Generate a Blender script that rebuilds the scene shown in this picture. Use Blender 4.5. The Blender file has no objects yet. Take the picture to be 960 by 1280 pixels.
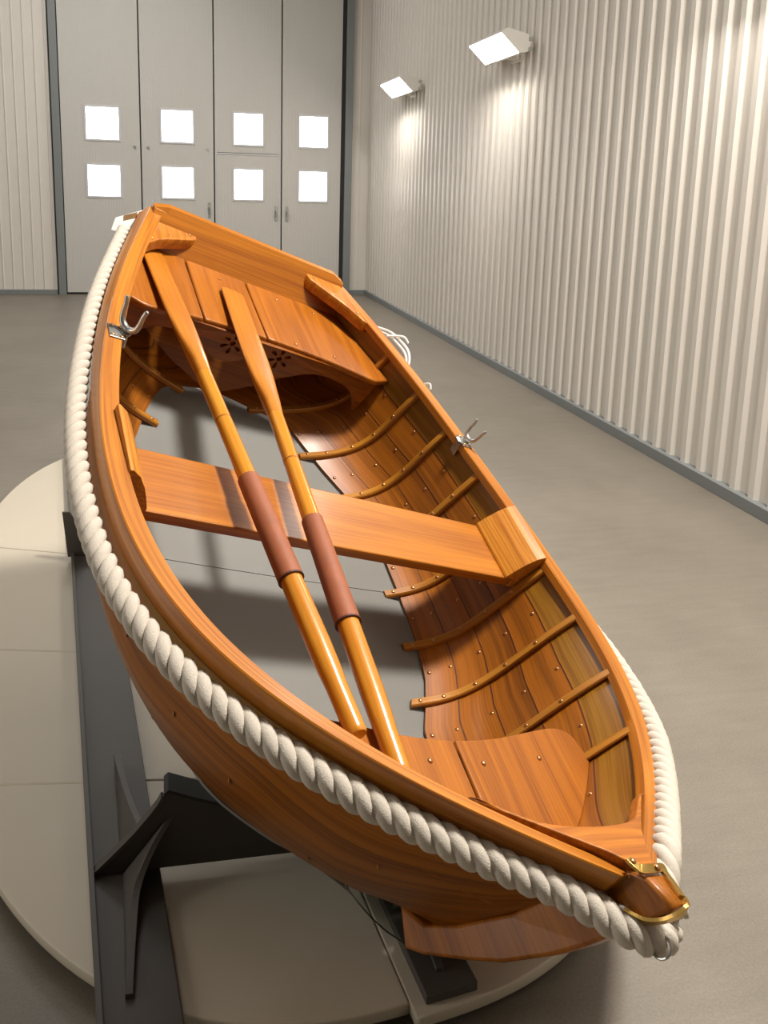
import bpy, bmesh, math, random
import numpy as np
from mathutils import Matrix, Vector
random.seed(7)
SC = bpy.context.scene
COL = SC.collection

# ------------------------------------------------------------------ helpers
def link(o):
    COL.objects.link(o); return o
def tag(o, label=None, cat=None, group=None, kind=None):
    if label: o['label'] = label
    if cat: o['category'] = cat
    if group: o['group'] = group
    if kind: o['kind'] = kind
    return o
def empty(name, label, cat, loc=(0, 0, 0), group=None):
    o = link(bpy.data.objects.new(name, None)); o.location = loc; o.empty_display_size = .1
    return tag(o, label, cat, group)
def mesh_obj(name, verts, faces, mat, parent=None, smooth=False, bevel=0, seg=2, angle=35):
    me = bpy.data.meshes.new(name)
    me.from_pydata([tuple(map(float, v)) for v in verts], [], faces)
    me.update()
    bm = bmesh.new(); bm.from_mesh(me); bmesh.ops.recalc_face_normals(bm, faces=bm.faces); bm.to_mesh(me); bm.free()
    return finish(name, me, mat, parent, smooth, bevel, seg, angle)
def finish(name, me, mat, parent=None, smooth=False, bevel=0, seg=2, angle=35):
    o = link(bpy.data.objects.new(name, me))
    if mat is not None:
        me.materials.clear(); me.materials.append(mat)
    if smooth:
        for p in me.polygons: p.use_smooth = True
        try: me.set_sharp_from_angle(angle=math.radians(angle))
        except Exception: pass
    if bevel:
        b = o.modifiers.new('bevel', 'BEVEL'); b.width = bevel; b.segments = seg; b.limit_method = 'ANGLE'; b.angle_limit = math.radians(40)
        b.harden_normals = False
    if parent is not None: o.parent = parent
    return o
class MB:
    """collects verts and faces of one mesh"""
    def __init__(s): s.v = []; s.f = []
    def add(s, vs, fs):
        n = len(s.v); s.v += [tuple(map(float, v)) for v in vs]; s.f += [tuple(n + i for i in f) for f in fs]; return s
    def box(s, x0, x1, y0, y1, z0, z1):
        return s.add([(x0,y0,z0),(x1,y0,z0),(x1,y1,z0),(x0,y1,z0),(x0,y0,z1),(x1,y0,z1),(x1,y1,z1),(x0,y1,z1)],
                     [(0,3,2,1),(4,5,6,7),(0,1,5,4),(1,2,6,5),(2,3,7,6),(3,0,4,7)])
    def sweep(s, rings, cap=True, closed=True):
        n = len(rings[0]); vs = [p for r in rings for p in r]; fs = []
        for i in range(len(rings) - 1):
            for j in range(n if closed else n - 1):
                a = i*n + j; b = i*n + (j+1) % n
                fs.append((a, b, b + n, a + n))
        if cap and closed:
            fs.append(tuple(reversed(range(n)))); fs.append(tuple((len(rings)-1)*n + j for j in range(n)))
        return s.add(vs, fs)
    def tube(s, path, r, n=10):
        path = [np.array(p, float) for p in path]; rings = []; up = None
        for i, p in enumerate(path):
            t = path[min(i+1, len(path)-1)] - path[max(i-1, 0)]; t /= np.linalg.norm(t)
            if up is None:
                up = np.array([0, 0, 1.]) if abs(t[2]) < .9 else np.array([1., 0, 0])
            a = np.cross(up, t); a /= np.linalg.norm(a); b = np.cross(t, a); up = b
            rr = r[i] if hasattr(r, '__len__') else r
            rings.append([p + rr*(math.cos(q)*a + math.sin(q)*b) for q in np.linspace(0, 2*math.pi, n, endpoint=False)])
        return s.sweep(rings)
    def build(s, name, mat, parent=None, **k): return mesh_obj(name, s.v, s.f, mat, parent, **k)
def grain(o, g):
    a = o.data.attributes.new('grain', 'FLOAT_VECTOR', 'POINT')
    a.data.foreach_set('vector', np.array(g, dtype=np.float32).ravel())
def smooth_path(pts, n=8, closed=False):
    """Catmull-Rom through pts"""
    P = [np.array(p, float) for p in pts]; out = []
    m = len(P)
    for i in range(m if closed else m - 1):
        if closed: a, b, c, d = P[(i-1) % m], P[i], P[(i+1) % m], P[(i+2) % m]
        else: a, b, c, d = P[max(i-1, 0)], P[i], P[i+1], P[min(i+2, m-1)]
        for t in np.linspace(0, 1, n, endpoint=False):
            out.append(.5*((2*b) + (c-a)*t + (2*a-5*b+4*c-d)*t*t + (3*b-a-3*c+d)*t**3))
    if not closed: out.append(P[-1])
    return out
def plate_mesh(outline, th, fn, holes=(), bevel=0):
    """flat plate from a 2D outline with holes, thickness th about z=0, mapped by fn(x,y,z)"""
    cu = bpy.data.curves.new('c', 'CURVE'); cu.dimensions = '2D'; cu.fill_mode = 'BOTH'; cu.extrude = th/2 - bevel
    cu.bevel_depth = bevel; cu.bevel_resolution = 1; cu.offset = -bevel
    for ol in [outline] + list(holes):
        sp = cu.splines.new('POLY'); sp.points.add(len(ol) - 1)
        for p, q in zip(sp.points, ol): p.co = (q[0], q[1], 0, 1)
        sp.use_cyclic_u = True
    ob = bpy.data.objects.new('c', cu); COL.objects.link(ob)
    dg = bpy.context.evaluated_depsgraph_get(); dg.update()
    me = bpy.data.meshes.new_from_object(ob.evaluated_get(dg))
    bpy.data.objects.remove(ob); bpy.data.curves.remove(cu)
    for v in me.vertices: v.co = Vector(tuple(map(float, fn(*v.co))))
    bm = bmesh.new(); bm.from_mesh(me); bmesh.ops.remove_doubles(bm, verts=bm.verts, dist=1e-5)
    bmesh.ops.recalc_face_normals(bm, faces=bm.faces); bm.to_mesh(me); bm.free()
    return me
def plate(name, outline, th, fn, mat, parent=None, holes=(), bevel=0):
    return finish(name, plate_mesh(outline, th, fn, holes, bevel), mat, parent)

# ------------------------------------------------------------------ materials
def s2l(r, g, b):
    f = lambda c: (c/255/12.92) if c/255 <= .04045 else ((c/255 + .055)/1.055)**2.4
    return (f(r), f(g), f(b), 1)
def new_mat(name):
    m = bpy.data.materials.new(name); m.use_nodes = True
    nt = m.node_tree; return m, nt, nt.nodes['Principled BSDF']
def N(nt, typ, **k):
    n = nt.nodes.new(typ)
    for a, b in k.items(): setattr(n, a, b)
    return n
def plain(name, col, rough=.5, metal=0, spec=.5, bump=0, bscale=200, var=.06, vscale=6, coat=0):
    m, nt, p = new_mat(name)
    p.inputs['Roughness'].default_value = rough; p.inputs['Metallic'].default_value = metal
    p.inputs['Specular IOR Level'].default_value = spec; p.inputs['Coat Weight'].default_value = coat
    tc = N(nt, 'ShaderNodeTexCoord'); nz = N(nt, 'ShaderNodeTexNoise'); nz.inputs['Scale'].default_value = vscale; nz.inputs['Detail'].default_value = 5
    nt.links.new(tc.outputs['Object'], nz.inputs['Vector'])
    mx = N(nt, 'ShaderNodeMix', data_type='RGBA'); mx.inputs['A'].default_value = [c*(1-var) for c in col[:3]] + [1]; mx.inputs['B'].default_value = [min(1, c*(1+var)) for c in col[:3]] + [1]
    nt.links.new(nz.outputs['Fac'], mx.inputs['Factor']); nt.links.new(mx.outputs['Result'], p.inputs['Base Color'])
    if bump:
        n2 = N(nt, 'ShaderNodeTexNoise'); n2.inputs['Scale'].default_value = bscale; n2.inputs['Detail'].default_value = 3
        nt.links.new(tc.outputs['Object'], n2.inputs['Vector'])
        b = N(nt, 'ShaderNodeBump'); b.inputs['Strength'].default_value = bump; b.inputs['Distance'].default_value = .002
        nt.links.new(n2.outputs['Fac'], b.inputs['Height']); nt.links.new(b.outputs['Normal'], p.inputs['Normal'])
    return m
def wood(name, light, dark, axis='x', ring=1.0, rough=.42, coat=.2, island=0.0, fine=1.0, attr=False):
    light = [c*.88 for c in light[:3]] + [1]; dark = [c*.88 for c in dark[:3]] + [1]
    """varnished wood: long streaks along one object axis, broad cathedral figure"""
    m, nt, p = new_mat(name)
    p.inputs['Roughness'].default_value = rough; p.inputs['Coat Weight'].default_value = coat; p.inputs['Coat Roughness'].default_value = .18
    p.inputs['Specular IOR Level'].default_value = .4
    tc = N(nt, 'ShaderNodeTexCoord')
    if attr: src = N(nt, 'ShaderNodeAttribute', attribute_name='grain').outputs['Vector']
    else: src = tc.outputs['Object']
    def mp(sl, sa):
        k = N(nt, 'ShaderNodeMapping'); v = {'x': (sl, sa, sa), 'y': (sa, sl, sa), 'z': (sa, sa, sl)}[axis]
        k.inputs['Scale'].default_value = v; nt.links.new(src, k.inputs['Vector']); return k
    geo = N(nt, 'ShaderNodeNewGeometry')
    a = N(nt, 'ShaderNodeTexNoise', noise_dimensions='4D'); a.inputs['Scale'].default_value = 1; a.inputs['Detail'].default_value = 4; a.inputs['Distortion'].default_value = .15; a.inputs['Roughness'].default_value = .4
    nt.links.new(mp(.55*ring, 9*ring).outputs[0], a.inputs['Vector'])
    mu = N(nt, 'ShaderNodeMath', operation='MULTIPLY'); mu.inputs[1].default_value = 37
    nt.links.new(geo.outputs['Random Per Island'], mu.inputs[0]); nt.links.new(mu.outputs[0], a.inputs['W'])
    # rings: sine of the broad noise
    r1 = N(nt, 'ShaderNodeMath', operation='MULTIPLY'); r1.inputs[1].default_value = 46*ring
    nt.links.new(a.outputs['Fac'], r1.inputs[0])
    r2 = N(nt, 'ShaderNodeMath', operation='SINE'); nt.links.new(r1.outputs[0], r2.inputs[0])
    b = N(nt, 'ShaderNodeTexNoise'); b.inputs['Scale'].default_value = 1; b.inputs['Detail'].default_value = 3
    nt.links.new(mp(3, 170*fine).outputs[0], b.inputs['Vector'])
    c = N(nt, 'ShaderNodeTexNoise'); c.inputs['Scale'].default_value = 1; c.inputs['Detail'].default_value = 2
    nt.links.new(mp(.7, 5).outputs[0], c.inputs['Vector'])
    def mad(x, k, y):
        n = N(nt, 'ShaderNodeMath', operation='MULTIPLY_ADD'); nt.links.new(x, n.inputs[0]); n.inputs[1].default_value = k
        if y is None: n.inputs[2].default_value = 0
        else: nt.links.new(y, n.inputs[2])
        return n.outputs[0]
    f = mad(r2.outputs[0], .12, None); f = mad(b.outputs['Fac'], .85, f); f = mad(c.outputs['Fac'], .35, f)
    if island: f = mad(geo.outputs['Random Per Island'], island, f)
    ra = N(nt, 'ShaderNodeValToRGB'); ra.color_ramp.elements[0].position = .32; ra.color_ramp.elements[1].position = .86 + island
    ra.color_ramp.elements[0].color = dark; ra.color_ramp.elements[1].color = light
    nt.links.new(f, ra.inputs[0]); nt.links.new(ra.outputs[0], p.inputs['Base Color'])
    bp = N(nt, 'ShaderNodeBump'); bp.inputs['Strength'].default_value = .05; bp.inputs['Distance'].default_value = .001
    nt.links.new(b.outputs['Fac'], bp.inputs['Height']); nt.links.new(bp.outputs['Normal'], p.inputs['Normal'])
    return m
def emis(name, col, strength):
    m = bpy.data.materials.new(name); m.use_nodes = True; nt = m.node_tree
    p = nt.nodes['Principled BSDF']; p.inputs['Base Color'].default_value = (.8, .8, .8, 1)
    p.inputs['Emission Color'].default_value = col; p.inputs['Emission Strength'].default_value = strength
    return m

M = {}
M['gunwale'] = wood('varnished mahogany rail', s2l(202, 128, 32), s2l(152, 82, 12), 'x', 1.2, attr=True)
M['plank'] = wood('varnished plank', s2l(172, 100, 19), s2l(90, 44, 5), 'x', .9, island=.22, attr=True)
M['sheer'] = wood('pale sheer strake', s2l(160, 112, 28), s2l(118, 72, 13), 'x', 1.0, attr=True)
M['rib'] = wood('steamed rib', s2l(190, 128, 40), s2l(144, 86, 19), 'x', 1.0, attr=True)
M['thwart'] = wood('thwart wood', s2l(190, 116, 20), s2l(144, 76, 9), 'y', .8)
M['seat'] = wood('seat wood', s2l(184, 108, 19), s2l(130, 66, 7), 'x', .9, island=.12)
M['apron'] = wood('apron wood', s2l(162, 92, 18), s2l(108, 54, 7), 'y', .8, coat=.05)
M['transom'] = wood('transom wood', s2l(192, 118, 20), s2l(146, 78, 9), 'y', .6)
M['knee'] = wood('figured knee', s2l(214, 144, 46), s2l(168, 96, 22), 'x', 1.6)
M['hook'] = wood('breasthook wood', s2l(196, 118, 28), s2l(146, 76, 13), 'y', 1.2)
M['oar'] = wood('oar spruce', s2l(224, 154, 44), s2l(192, 116, 22), 'x', .7, coat=.6, rough=.28)
M['bung'] = wood('wooden bung', s2l(190, 122, 44), s2l(150, 86, 22), 'x', 1.0)
M['block'] = wood('knee rail wood', s2l(202, 128, 32), s2l(152, 82, 12), 'x', 1.2)
M['blade'] = wood('oar blade wood', s2l(208, 132, 34), s2l(170, 96, 16), 'x', .7, coat=.5)
M['stem'] = wood('stem wood', s2l(176, 104, 22), s2l(118, 60, 9), 'x', .8)
M['leather'] = plain('brown leather', s2l(142, 78, 46), .6, var=.2, vscale=30, bump=.25, bscale=400)
M['leather_dark'] = plain('leather edge', s2l(70, 30, 18), .6)
M['rope'] = plain('white cotton rope', s2l(198, 189, 176), .9, spec=.1, var=.05, vscale=60, bump=.6, bscale=420)
M['cord'] = plain('white cord', s2l(228, 226, 220), .6)
M['steel'] = plain('galvanised steel', s2l(176, 176, 172), .32, metal=.9, var=.1, vscale=40)
M['copper'] = plain('copper rivet', s2l(190, 140, 96), .3, metal=.9)
M['brass'] = plain('brass', s2l(200, 164, 92), .3, metal=.95)
M['sole'] = plain('pale grey bottom board', s2l(116, 115, 110), .55, var=.03, vscale=3)
M['edge'] = plain('dark glass edge', s2l(26, 24, 22), .2)
M['cradle'] = plain('dark grey painted steel', s2l(72, 67, 61), .55, var=.08, vscale=8, bump=.05)
M['rubber'] = plain('black saddle pad', s2l(44, 43, 42), .6)
M['deck'] = plain('cream painted board', s2l(196, 186, 167), .5, var=.03, vscale=5, bump=.08, bscale=60)
M['card'] = plain('white card', s2l(226, 226, 222), .4, var=.02)
M['photo'] = plain('printed photo', s2l(132, 100, 66), .3, var=.6, vscale=40)
M['ink'] = plain('dark print', s2l(70, 64, 58), .5)
M['frame'] = plain('blue grey steel trim', s2l(122, 126, 126), .45, var=.04)
M['gap'] = plain('dark rubber gap', s2l(34, 34, 34), .7)
M['lampbody'] = plain('white lamp housing', s2l(222, 218, 210), .4)
M['pane'] = emis('daylit frosted pane', (1, 1, 1.0, 1), 6)
M['lens'] = emis('lit lamp lens', (1, .96, .88, 1), 14)
M['winframe'] = plain('window bead', s2l(200, 200, 202), .4)
M['seam'] = plain('dark plank seam', s2l(74, 36, 12), .5)
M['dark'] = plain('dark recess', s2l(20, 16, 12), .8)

def glass_mat():
    m = bpy.data.materials.new('clear bottom panel'); m.use_nodes = True; nt = m.node_tree
    for n in list(nt.nodes): nt.nodes.remove(n)
    out = N(nt, 'ShaderNodeOutputMaterial'); mix = N(nt, 'ShaderNodeMixShader'); fr = N(nt, 'ShaderNodeFresnel'); fr.inputs[0].default_value = 1.12
    t = N(nt, 'ShaderNodeBsdfTransparent'); t.inputs[0].default_value = (.92, .93, .92, 1); g = N(nt, 'ShaderNodeBsdfGlossy'); g.inputs['Roughness'].default_value = .05
    nt.links.new(fr.outputs[0], mix.inputs[0]); nt.links.new(t.outputs[0], mix.inputs[1]); nt.links.new(g.outputs[0], mix.inputs[2]); nt.links.new(mix.outputs[0], out.inputs[0])
    return m
M['glass'] = glass_mat()

def floor_mat():
    m, nt, p = new_mat('taupe vinyl floor'); p.inputs['Roughness'].default_value = .42; p.inputs['Specular IOR Level'].default_value = .35
    tc = N(nt, 'ShaderNodeTexCoord')
    def nz(scale, det, sc=(1, 1, 1)):
        k = N(nt, 'ShaderNodeMapping'); k.inputs['Scale'].default_value = sc; nt.links.new(tc.outputs['Object'], k.inputs['Vector'])
        n = N(nt, 'ShaderNodeTexNoise'); n.inputs['Scale'].default_value = scale; n.inputs['Detail'].default_value = det; nt.links.new(k.outputs[0], n.inputs['Vector']); return n
    a = nz(2.2, 6, (1, .6, 1)); b = nz(160, 3); c = nz(14, 4, (.35, 1.6, 1))
    def mad(x, k, y=None):
        n = N(nt, 'ShaderNodeMath', operation='MULTIPLY_ADD'); nt.links.new(x, n.inputs[0]); n.inputs[1].default_value = k; n.inputs[2].default_value = 0
        if y is not None: nt.links.new(y, n.inputs[2])
        return n.outputs[0]
    f = mad(a.outputs['Fac'], .5); f = mad(b.outputs['Fac'], .55, f); f = mad(c.outputs['Fac'], .3, f)
    r = N(nt, 'ShaderNodeValToRGB'); r.color_ramp.elements[0].position = .4; r.color_ramp.elements[1].position = .95
    r.color_ramp.elements[0].color = s2l(104, 97, 87); r.color_ramp.elements[1].color = s2l(134, 126, 114)
    nt.links.new(f, r.inputs[0]); nt.links.new(r.outputs[0], p.inputs['Base Color'])
    bp = N(nt, 'ShaderNodeBump'); bp.inputs['Strength'].default_value = .12; bp.inputs['Distance'].default_value = .002
    nt.links.new(b.outputs['Fac'], bp.inputs['Height']); nt.links.new(bp.outputs['Normal'], p.inputs['Normal'])
    return m
M['floor'] = floor_mat()
M['wall'] = plain('cream ribbed sheet', s2l(216, 210, 201), .38, var=.02, vscale=1.5)
M['door'] = plain('grey ribbed door sheet', s2l(196, 193, 187), .5, var=.02, vscale=1.5)
M['wall_low_bounce'] = plain('dark low-bounce wall', s2l(96, 92, 86), .6)  # dark colour chosen for the unseen walls to cut bounce into the boat
M['ceil'] = plain('ceiling sheet', s2l(200, 196, 188), .6)

# ------------------------------------------------------------------ the hall
XR, YB = 2.992, 13.603
XL, YF, ZC = -6.5, -3.2, 5.6
tag(MB().add([(XL,YF,0),(XR+.06,YF,0),(XR+.06,YB+.1,0),(XL,YB+.1,0),(XL,YF,-.1),(XR+.06,YF,-.1),(XR+.06,YB+.1,-.1),(XL,YB+.1,-.1)],
    [(0,1,2,3),(7,6,5,4),(0,4,5,1),(1,5,6,2),(2,6,7,3),(3,7,4,0)]).build('floor', M['floor']), kind='structure')
tag(MB().box(XL, XR+.06, YF, YB+.1, ZC, ZC+.1).build('ceiling', M['ceil']), kind='structure')
def ribbed(path_len, period, depth, prof):
    """(position, offset) profile of trapezoid ribs along a wall"""
    pts = []; x = 0
    while x < path_len:
        for a, d in prof: pts.append((x + a*period, d*depth))
        x += period
    return pts
prof = ((0, 0), (.44, 0), (.55, 1), (.83, 1), (.94, 0))
rp = ribbed(YB - YF, .1646, .024, prof)
off = (4.7657 - YF) % .1646
rings_v = []; rings_f = []
pts = [(YF + a, XR - .0 - d) for a, d in rp if YF + a < YB + .02]
vs = []; fs = []
for y, xx in pts: vs += [(xx, y, .0), (xx, y, ZC)]
for i in range(len(pts) - 1): fs.append((2*i, 2*i+2, 2*i+3, 2*i+1))
n0 = len(vs); vs += [(XR+.05, YF, 0), (XR+.05, YF, ZC), (XR+.05, YB+.02, 0), (XR+.05, YB+.02, ZC)]
fs += [(n0, n0+1, n0+3, n0+2)]
tag(mesh_obj('wall_right', vs, fs, M['wall']), kind='structure')
# back wall: ribbed bays either side of the gate, lintel above
def back_bay(x0, x1, z0, period, depth, name):
    pts = [(x0 + a, YB - d) for a, d in ribbed(x1 - x0, period, depth, ((0,0),(.78,0),(.86,1),(.92,1))) if x0 + a < x1] + [(x1, YB)]
    vs = []; fs = []
    for xx, y in pts: vs += [(xx, y, z0), (xx, y, ZC)]
    for i in range(len(pts) - 1): fs.append((2*i, 2*i+2, 2*i+3, 2*i+1))
    n = len(vs); vs += [(x0, YB+.1, z0), (x0, YB+.1, ZC), (x1, YB+.1, z0), (x1, YB+.1, ZC)]; fs.append((n, n+2, n+3, n+1))
    tag(mesh_obj(name, vs, fs, M['wall']), kind='structure')
back_bay(XL, -1.47, 0, .135, .012, 'wall_back')
back_bay(2.70, XR + .05, 0, .145, .006, 'wall_back_corner')
tag(MB().box(-1.5, 2.72, YB, YB+.1, 4.9, ZC).build('wall_back_lintel', M['wall']), kind='structure')
tag(MB().box(XL-.1, XL, YF, YB+.1, 0, ZC).build('wall_left', M['wall_low_bounce']), kind='structure')
tag(MB().box(XL, XR+.06, YF-.1, YF, 0, ZC).build('wall_front', M['wall_low_bounce']), kind='structure')
tag(MB().box(XR-.052, XR+.02, YF, YB, 0, .068).build('baseboard_right', M['frame'], bevel=.003), kind='structure')
tag(MB().box(XL, -1.475, YB-.03, YB+.02, 0, .066).build('baseboard_back', M['frame'], bevel=.003), kind='structure')
tag(MB().box(2.705, XR-.05, YB-.03, YB+.02, 0, .066).build('baseboard_corner', M['frame'], bevel=.003), kind='structure')
tag(MB().box(2.955, XR, YB-.012, YB, .066, ZC).build('trim_corner', M['wall'], bevel=.004), kind='structure')
# gate frame
for nm, x0, x1, g0, g1 in (('trim_1', -1.46, -1.362, -1.482, -1.46), ('trim_2', 2.60, 2.708, 2.553, 2.60)):
    t = MB().box(x0, x1, YB-.07, YB+.02, 0, 5.0).build(nm, M['frame'], bevel=.004); tag(t, kind='structure')
    MB().box(g0, g1, YB-.03, YB+.02, 0, 5.0).build('shadow_strip', M['gap'], t)
# folding gate: four leaves, each with two panes
seams = [-1.362, -.3014, .7096, 1.6722, 2.553]
wx = [-1.0205, -.5918, -.0103, .4152, .9952, 1.3988, 1.9377, 2.3429]
wz = [2.5838, 2.1577, 1.8032, 1.3843]
gate = empty('door_1', None, None, (.6, YB, 0)); tag(gate, kind='structure')
def gate_leaf(i):
    x0, x1 = seams[i] + .008, seams[i+1] - .008
    a, b = wx[2*i], wx[2*i+1]
    ox, oz = .6, 0
    m = MB(); y0, y1 = -.02, .03
    # sheet with two square openings: strips around them; fine vertical flutes as shallow geometry
    nx = [x0, a, b, x1]; nzs = [.03, wz[3], wz[2], wz[1], wz[0], 4.92]
    for c in range(3):
        for r in range(5):
            if c == 1 and r in (1, 3): continue
            X0, X1 = nx[c], nx[c+1]; Z0, Z1 = nzs[r], nzs[r+1]
            n = max(1, round((X1-X0)/.021)); w = (X1-X0)/n; vs = []; fs = []
            for j in range(n):
                xa = X0 + j*w
                for q, d in ((0, 0), (.7, 0), (.85, .0022)):
                    vs += [(xa + q*w - ox, y0 + d, Z0), (xa + q*w - ox, y0 + d, Z1)]
            vs += [(X1 - ox, y0, Z0), (X1 - ox, y0, Z1)]
            k = len(vs)//2
            for j in range(k-1): fs.append((2*j, 2*j+2, 2*j+3, 2*j+1))
            m.add(vs, fs)
    m.box(x0-ox, x0-ox+.004, y0, y1, .03, 4.92); m.box(x1-ox-.004, x1-ox, y0, y1, .03, 4.92); m.box(x0-ox, x1-ox, y0+.004, y1, .03, .034)
    leaf = m.build('gate_leaf', M['door'], gate)
    for zt, zb in ((wz[0], wz[1]), (wz[2], wz[3])):
        f = MB(); e = .028
        f.box(a-e-ox, b+e-ox, y0-.012, y1, zt, zt+e).box(a-e-ox, b+e-ox, y0-.012, y1, zb-e, zb).box(a-e-ox, a-ox, y0-.012, y1, zb, zt).box(b-ox, b+e-ox, y0-.012, y1, zb, zt)
        fr = f.build('window_frame', M['winframe'], leaf, bevel=.003)
        MB().box(a-ox, b-ox, 0, .012, zb, zt).build('window_pane', M['pane'], leaf)
    return leaf
leaves = [gate_leaf(i) for i in range(4)]
for i in (0, 1, 2, 3, 4):
    s = seams[i] - .6; w = .016 if i == 2 else .009
    MB().box(s-w/2, s+w/2, -.005, .04, .02, 4.92).build('rubber_seal', M['gap'], gate)
MB().box(seams[0]-.6, seams[4]-.6, -.005, .05, 0.0, .03).build('bottom_seal', M['gap'], gate)
# wicket door outline in the third leaf, handles
lf = leaves[2]
MB().box(.752-.6, 1.632-.6, -.030, -.018, 2.012, 2.03).build('wicket_top', M['winframe'], lf)
MB().box(.752-.6, 1.632-.6, -.024, -.019, 2.03, 2.038).build('wicket_gap', M['gap'], lf)
MB().box(.748-.6, .757-.6, -.026, -.018, .05, 2.03).build('wicket_jamb', M['winframe'], lf)
MB().box(1.625-.6, 1.634-.6, -.026, -.018, .05, 2.03).build('wicket_jamb', M['winframe'], lf)
def handle(leaf, x, z):
    m = MB().box(x-.6-.02, x-.6+.02, -.032, -.02, z-.11, z+.11); m.tube([(x-.6, -.03, z+.04), (x-.6, -.075, z+.04), (x-.6-.0, -.08, z-.05)], .009, 8)
    m.build('door_handle', M['steel'], leaf, bevel=.002)
handle(lf, 1.597, 1.19); handle(leaves[3], 1.755, 1.19); handle(leaves[1], .64, 1.22)
for i, x in ((0, -.38), (1, -.2), (1, .62)):
    MB().tube([(x-.6, -.02, 2.07), (x-.6, -.045, 2.07)], .018, 12).build('bolt_head', M['steel'], leaves[i])
# wall floodlights
def floodlight(yc, wd, label):
    t = empty('wall_floodlight', label, 'wall lamp', (XR - .024, yc, 2.79), 'floodlights on the ribbed wall')
    dx = XR - .024; z0 = 2.79; h = wd/2
    sec = [(2.66, 2.866), (2.83, 2.711), (2.90, 2.725), (2.925, 2.80), (2.90, 2.862), (2.72, 2.905)]
    m = MB(); m.sweep([[(a-dx, y, b-z0) for a, b in sec] for y in (-h, h)])
    m.build('housing', M['lampbody'], t, bevel=.006)
    n = np.array([-.155, -.17]); n = n/np.linalg.norm(n)*.004
    a0, b0, a1, b1 = 2.666, 2.8605, 2.824, 2.7165
    q = [(a0-dx+n[0], b0-z0+n[1]), (a1-dx+n[0], b1-z0+n[1])]
    bk = [(a0-dx-n[0], b0-z0-n[1]), (a1-dx-n[0], b1-z0-n[1])]
    hh = h - .012
    m = MB(); m.sweep([[(q[0][0], y, q[0][1]), (q[1][0], y, q[1][1]), (bk[1][0], y, bk[1][1]), (bk[0][0], y, bk[0][1])] for y in (-hh, hh)])
    m.build('lens', M['lens'], t)
    m = MB().box(-.075, -.002, -.05, .05, -.075, .075); m.box(-.012, .0, -.12, .12, -.1, .1)
    m.build('wall_bracket', M['lampbody'], t, bevel=.003)
    for za in (.02, -.06): MB().box(-.07, -.03, -h-.012, -h, za, za+.03).build('hinge_bolt', M['steel'], t, bevel=.002)
    return t
floodlight(11.13, .97, 'small far white floodlight on ribbed wall, nearer the corner')
floodlight(7.716, .83, 'larger near white floodlight high on ribbed wall')

# ------------------------------------------------------------------ display platform
EX, EN = np.array([-.111, .994]), np.array([.994, .111]); PC = np.array([.2275, 3.513]); PA, PB, PP = 2.086, 1.005, 2.5
ZP = .06
def sell(t, grow=0):
    c, s = math.cos(t), math.sin(t)
    q = PC + EX*(PA+grow)*math.copysign(abs(c)**(2/PP), c) + EN*(PB+grow)*math.copysign(abs(s)**(2/PP), s)
    return q
outline = [sell(t) for t in np.linspace(0, 2*math.pi, 240, endpoint=False)]
plat = empty('display_platform', 'low cream oval platform of jointed boards under the boat cradle', 'platform', (PC[0], PC[1], 0))
def clip(poly, p, n):
    out = []
    for i in range(len(poly)):
        a, b = poly[i], poly[(i+1) % len(poly)]; da, db = (a-p) @ n, (b-p) @ n
        if da >= 0: out.append(a)
        if da*db < 0: out.append(a + (b-a)*da/(da-db))
    return out
joints = [(np.array([-.568, 3.893]), np.array([1., -.40])), (np.array([-.441, 2.999]), np.array([1., -.245])), (np.array([-.345, 2.27]), np.array([1., -.14]))]
# long joint along the left beam's right edge / right beam's left edge
polys = [outline]
cur = [np.array(p) for p in outline]
bands = []
for p, d in joints:
    n = np.array([-d[1], d[0]]); n /= np.linalg.norm(n)
    bands.append(clip(cur, p + n*.0015, n)); cur = clip(cur, p - n*.0015, -n)
RB0 = np.array([.446, 1.555]); RBd = np.array([-.1105, 1.]); RBn = np.array([1., .1105])/np.hypot(1, .1105)
bands.append(clip(cur, RB0 - RBn*.022, -RBn)); right_piece = clip(cur, RB0 - RBn*.018, RBn)
bands.append([p + (np.array([0, -.035]) if p[1] < 1.8 else 0) for p in right_piece])
for bnd in bands:
    plate('platform_board', [(p[0]-PC[0], p[1]-PC[1]) for p in bnd], .028, lambda x, y, z: (x, y, z + ZP - .014), M['deck'], plat, bevel=.004)
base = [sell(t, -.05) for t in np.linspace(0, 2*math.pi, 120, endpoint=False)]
plate('plinth_base', [(p[0]-PC[0], p[1]-PC[1]) for p in base], .03, lambda x, y, z: (x, y, z + .016), M['dark'], plat)

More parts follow.
